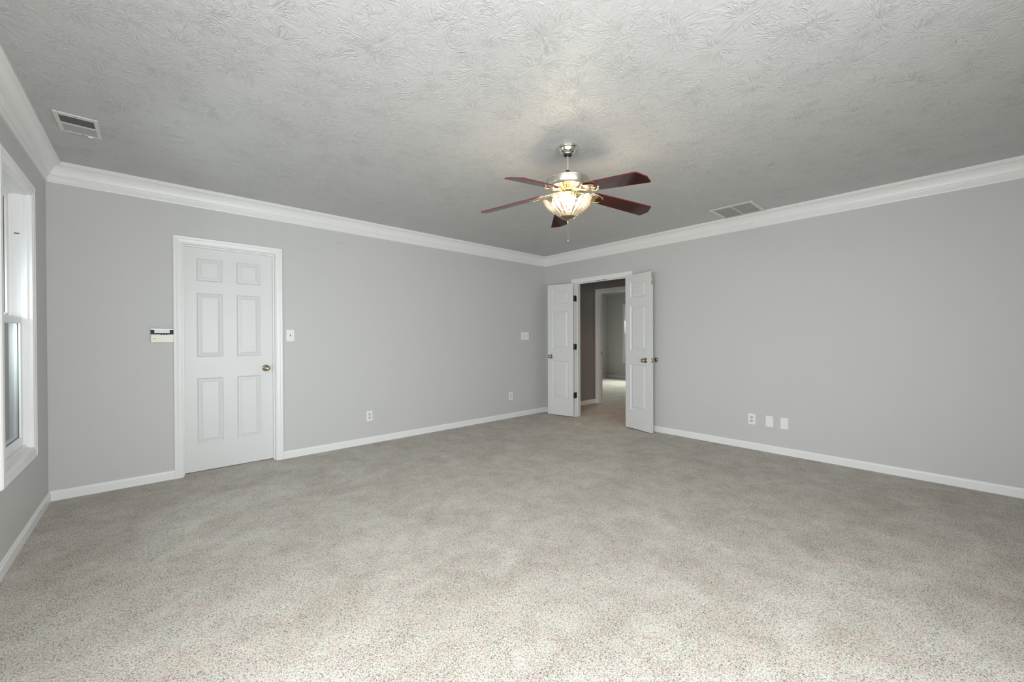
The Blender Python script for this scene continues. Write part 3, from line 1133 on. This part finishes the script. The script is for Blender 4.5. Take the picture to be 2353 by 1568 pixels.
def outlet(loc, rz, label):
    root = plate_root('power_outlet', loc, rz, label, 'outlet', .070, .1145, 'duplex power outlets')
    for dz in (.0195, -.0195):
        bm = bmesh.new()
        n = 24
        fr_, bk = [], []
        for k2 in range(n):
            a = 2 * PI * k2 / n
            x_, z_ = .0172 * math.cos(a), .0172 * math.sin(a)
            z_ = max(-.0135, min(.0135, z_))
            fr_.append(bm.verts.new((x_, -.0068, z_ + dz)))
            bk.append(bm.verts.new((x_, -.004, z_ + dz)))
        bm.faces.new(fr_)
        bm.faces.new(bk[::-1])
        for k2 in range(n):
            bm.faces.new((fr_[k2], fr_[(k2 + 1) % n], bk[(k2 + 1) % n], bk[k2]))
        rc = obj('receptacle', bm, M['recept'], root)
        for (x_, hw_, hh) in ((-.0065, .0015, .0050), (.0065, .0015, .0042)):
            obj('slot', boxes((x_ - hw_, x_ + hw_, -.0072, -.006, dz + .003 - hh, dz + .003 + hh)), M['slot'], rc)
        bm = bmesh.new()
        lathe(bm, [(0, .0060), (.0028, .0060), (.0028, .0072), (0, .0072)], 14)
        for v in bm.verts:
            v.co = (v.co.x, -v.co.z, v.co.y + dz - .0085)
        obj('ground_hole', bm, M['slot'], rc)
    bm = bmesh.new()
    lathe(bm, [(0, .005), (.003, .005), (.003, .0062), (0, .0066)], 12)
    for v in bm.verts:
        v.co = (v.co.x, -v.co.z, v.co.y)
    obj('screw', bm, M['recept'], root)
    return root


outlet((-2.935, 0, .314), 0, 'white double outlet low on the wall, nearest the closed door')
outlet((-.761, 0, .328), 0, 'white double outlet low on the wall, near the room corner')
outlet((0, -3.032, .323), -PI / 2, 'white double outlet beside two blank plates')


def blank(loc, rz, label):
    root = plate_root('blank_plate', loc, rz, label, 'wall plate', .069, .1135, 'blank white wall plates')
    for dz in (.030, -.030):
        bm = bmesh.new()
        lathe(bm, [(0, .005), (.0027, .005), (.0027, .0060), (0, .0064)], 12)
        for v in bm.verts:
            v.co = (v.co.x, -v.co.z, v.co.y + dz)
        obj('screw', bm, M['plate'], root)


blank((0, -3.198, .322), -PI / 2, 'blank white wall plate between the outlet and another blank plate')
blank((0, -3.330, .319), -PI / 2, 'blank white wall plate farthest from the outlet')


def switch(name, loc, n, label, cat):
    w_ = .072 + .046 * (n - 1)
    root = plate_root(name, loc, 0, label, cat, w_, .117)
    for i in range(n):
        x_ = (i - (n - 1) / 2) * .046
        obj('toggle_slot', boxes((x_ - .0052, x_ + .0052, -.0062, -.005, -.0122, .0122)), M['recept'], root)
        upw = 1 if i != 1 else -1
        bm = bmesh.new()
        tube(bm, [(x_, -.004, 0), (x_, -.010, .003 * upw), (x_, -.0165, .0075 * upw)], [(.0042, .0060), (.0038, .005), (.0034, .0038)], 10)
        obj('toggle', bm, M['slot'] if n == 1 else M['recept'], root, smooth=True)
        for dz in (.030, -.030):
            bm = bmesh.new()
            lathe(bm, [(0, .005), (.0026, .005), (.0026, .0060), (0, .0064)], 12)
            for v in bm.verts:
                v.co = (v.co.x + x_, -v.co.z, v.co.y + dz)
            obj('screw', bm, M['plate'], root)
    return root


switch('light_switch', (-3.744, 0, 1.234), 1, 'single white light switch right of the closed door', 'light switch')
switch('triple_switch', (-.460, 0, 1.235), 3, 'wide white triple switch plate near the room corner', 'light switch')

# ------------------------------------------------------------------ alarm keypad left of the door
kp = empty('alarm_keypad', (-4.7165, 0, 1.2315))
tag(kp, 'cream and black alarm keypad on the wall left of the closed door', 'keypad')
KW, KH = .146, .116
obj('back_case', boxes((-KW / 2, KW / 2, -.020, 0, -KH / 2, KH / 2)), M['cream'], kp, bevel=.003)
obj('flip_cover', boxes((-KW / 2 + .0005, KW / 2 - .0005, -.0275, -.0195, -KH / 2 + .0005, .009)), M['cream'], kp, bevel=.0025)
face = obj('display_panel', boxes((-KW / 2 + .0005, KW / 2 - .0005, -.0235, -.0195, .0095, .0480)), M['gloss_black'], kp, bevel=.001)
obj('screen', boxes((-.049, .048, -.0245, -.023, .0215, .0455)), M['lcd'], face)
obj('top_edge', boxes((-KW / 2, KW / 2 - .004, -.0245, -.0005, .0475, .0580)), M['silver'], kp, bevel=.002)
for x_ in (-.004, .012, .028):
    obj('button', boxes((x_ - .0048, x_ + .0048, -.0282, -.0270, .0050, .0094)), M['slot'], kp, bevel=.0004)
obj('badge', boxes((-.056, -.039, -.0280, -.0270, -.0285, -.0245)), M['badge'], kp)
obj('side_grip', boxes((KW / 2 - .004, KW / 2 + .0012, -.016, -.001, .004, .050)), mat('tan_plastic', (.33, .22, .14), .5, var=.05), kp)

# round bumper on the wall where the knob of the open door would strike
wb = empty('door_stop', (0, -1.938, .917))
tag(wb, 'round brass knob bumper on the wall at the edge of the open door', 'door stop')
bm = bmesh.new()
lathe(bm, [(0, 0), (.0305, 0), (.0310, .004), (.0300, .010), (.0265, .017), (.0215, .0215), (.0185, .0225), (.0165, .0215), (.012, .0185), (.006, .0175), (0, .0175)], 36)
o = obj('bumper_cup', bm, M['knob'], wb, smooth=True)
o.rotation_euler = Vector((-1, 0, 0)).to_track_quat('Z', 'Y').to_euler()
bm = bmesh.new()
lathe(bm, [(0, .0168), (.0058, .0168), (.0052, .0192), (0, .0200)], 16)
o = obj('screw', bm, M['slot'], wb, smooth=True)
o.rotation_euler = Vector((-1, 0, 0)).to_track_quat('Z', 'Y').to_euler()

# small dark picture hook high on the wall
nl = empty('wall_nail', (-3.275, 0, 2.245))
bm = bmesh.new()
tube(bm, [(0, .002, 0), (0, -.012, .002)], .0013, 8)
tube(bm, [(0, -.012, .004), (0, -.012, -.010)], .0018, 8)
obj('nail', bm, M['hinge'], nl)
tag(nl, 'tiny dark nail in the wall just below the crown moulding', 'nail')

# ------------------------------------------------------------------ ceiling grilles
# small supply register by the window
rg = empty('air_register', (-5.105, -.907, H))
tag(rg, 'small ceiling air register with two openings, near the sash window', 'vent')
x0, x1, y0, y1 = -.0925, .0925, -.147, .146
bm = bmesh.new()
for (a, b, c, d) in ((x0, x0 + .021, y0, y1), (x1 - .021, x1, y0, y1), (x0 + .021, x1 - .021, y0, y0 + .036), (x0 + .021, x1 - .021, y1 - .020, y1)):
    box(bm, a, b, c, d, -.009, -.0002)
obj('register_frame', bm, M['vent'], rg, bevel=.003)
obj('duct_shade_panel', boxes((x0 + .018, x1 - .018, y0 + .033, y1 - .017, -.0022, -.0003)), M['duct_shade'], rg)  # flat dark sheet in place of a shaded recess
obj('divider', boxes((x0 + .020, x1 - .020, -.002, .009, -.010, -.002)), M['vent'], rg)
bm = bmesh.new()
for i in range(7):                                         # steep fins turned away from the viewer
    yy = y0 + .042 + i * .0148
    q = [(x0 + .021, yy, -.0022), (x1 - .021, yy, -.0022), (x1 - .021, yy + .004, -.0075), (x0 + .021, yy + .004, -.0075)]
    bm.faces.new([bm.verts.new(p) for p in q])
obj('fins', bm, M['duct_shade'], rg).modifiers.new('thickness', 'SOLIDIFY').thickness = .0008
bm = bmesh.new()
q = [(x0 + .021, .010, -.0030), (x1 - .021, .010, -.0030), (x1 - .021, y1 - .022, -.0078), (x0 + .021, y1 - .022, -.0078)]
bm.faces.new([bm.verts.new(p) for p in q])
obj('damper_vane', bm, mat('grey_vane', (.44, .44, .42), .5, var=.05), rg).modifiers.new('thickness', 'SOLIDIFY').thickness = .001
obj('damper_lever', boxes((.030, .050, y1 - .012, y1 - .006, -.016, -.008)), M['plate'], rg)
for (x_, y_) in ((.008, y1 - .010), (0, y0 + .016)):
    bm = bmesh.new()
    lathe(bm, [(0, -.0112), (.004, -.0100), (.0045, -.0085), (0, -.0085)], 12, (x_, y_))
    obj('screw', bm, M['slot'], rg)

# return air grille beside the crown moulding
gr = empty('return_grille', (-.296, -2.993, H))
tag(gr, 'square louvred return air grille in the ceiling next to the crown moulding', 'vent')
x0, x1, y0, y1 = -.214, .209, -.200, .204
bm = bmesh.new()
for (a, b, c, d) in ((x0, x0 + .034, y0, y1), (x1 - .040, x1, y0, y1), (x0 + .034, x1 - .040, y0, y0 + .036), (x0 + .034, x1 - .040, y1 - .036, y1)):
    box(bm, a, b, c, d, -.008, -.0002)
obj('grille_frame', bm, M['vent'], gr, bevel=.0025)
obj('duct_shade_panel', boxes((x0 + .030, x1 - .036, y0 + .032, y1 - .032, -.0016, -.0003)), M['duct_shade'], gr)  # dark backing painted as the unlit cavity behind the louvres
obj('centre_bar', boxes((x0 + .033, x1 - .039, -.007, .007, -.0085, -.0016)), M['vent'], gr)
bm = bmesh.new()
nx = 26
for i in range(nx):
    xx = x0 + .038 + i * (x1 - .044 - x0 - .038) / (nx - 1)
    for (c, d) in ((y0 + .034, -.006), (.006, y1 - .034)):
        q = [(xx, c, -.0018), (xx, d, -.0018), (xx + .006, d, -.0072), (xx + .006, c, -.0072)]
        bm.faces.new([bm.verts.new(p) for p in q])
obj('louvres', bm, mat('grille_louvres', (.33, .33, .315), .5, var=.05), gr).modifiers.new('thickness', 'SOLIDIFY').thickness = .0009
for x_ in (x0 + .016, x1 - .020):
    for y_ in (y0 + .030, y1 - .030):
        bm = bmesh.new()
        lathe(bm, [(0, -.0100), (.004, -.0092), (.0048, -.0075), (0, -.0075)], 12, (x_, y_))
        obj('screw', bm, M['slot'], gr)

# ------------------------------------------------------------------ unseen warm spot, added to brown the hall carpet
hl = bpy.data.lights.new('hall_warm_fill', 'SPOT')
hl.energy = 26.0
hl.color = (1.0, 0.52, 0.20)
hl.spot_size = R(95)
hl.spot_blend = 1.0
hl.shadow_soft_size = 0.06
ho = bpy.data.objects.new('hall_warm_fill', hl)
C.objects.link(ho)
ho.location = (0.70, -0.85, 2.47)
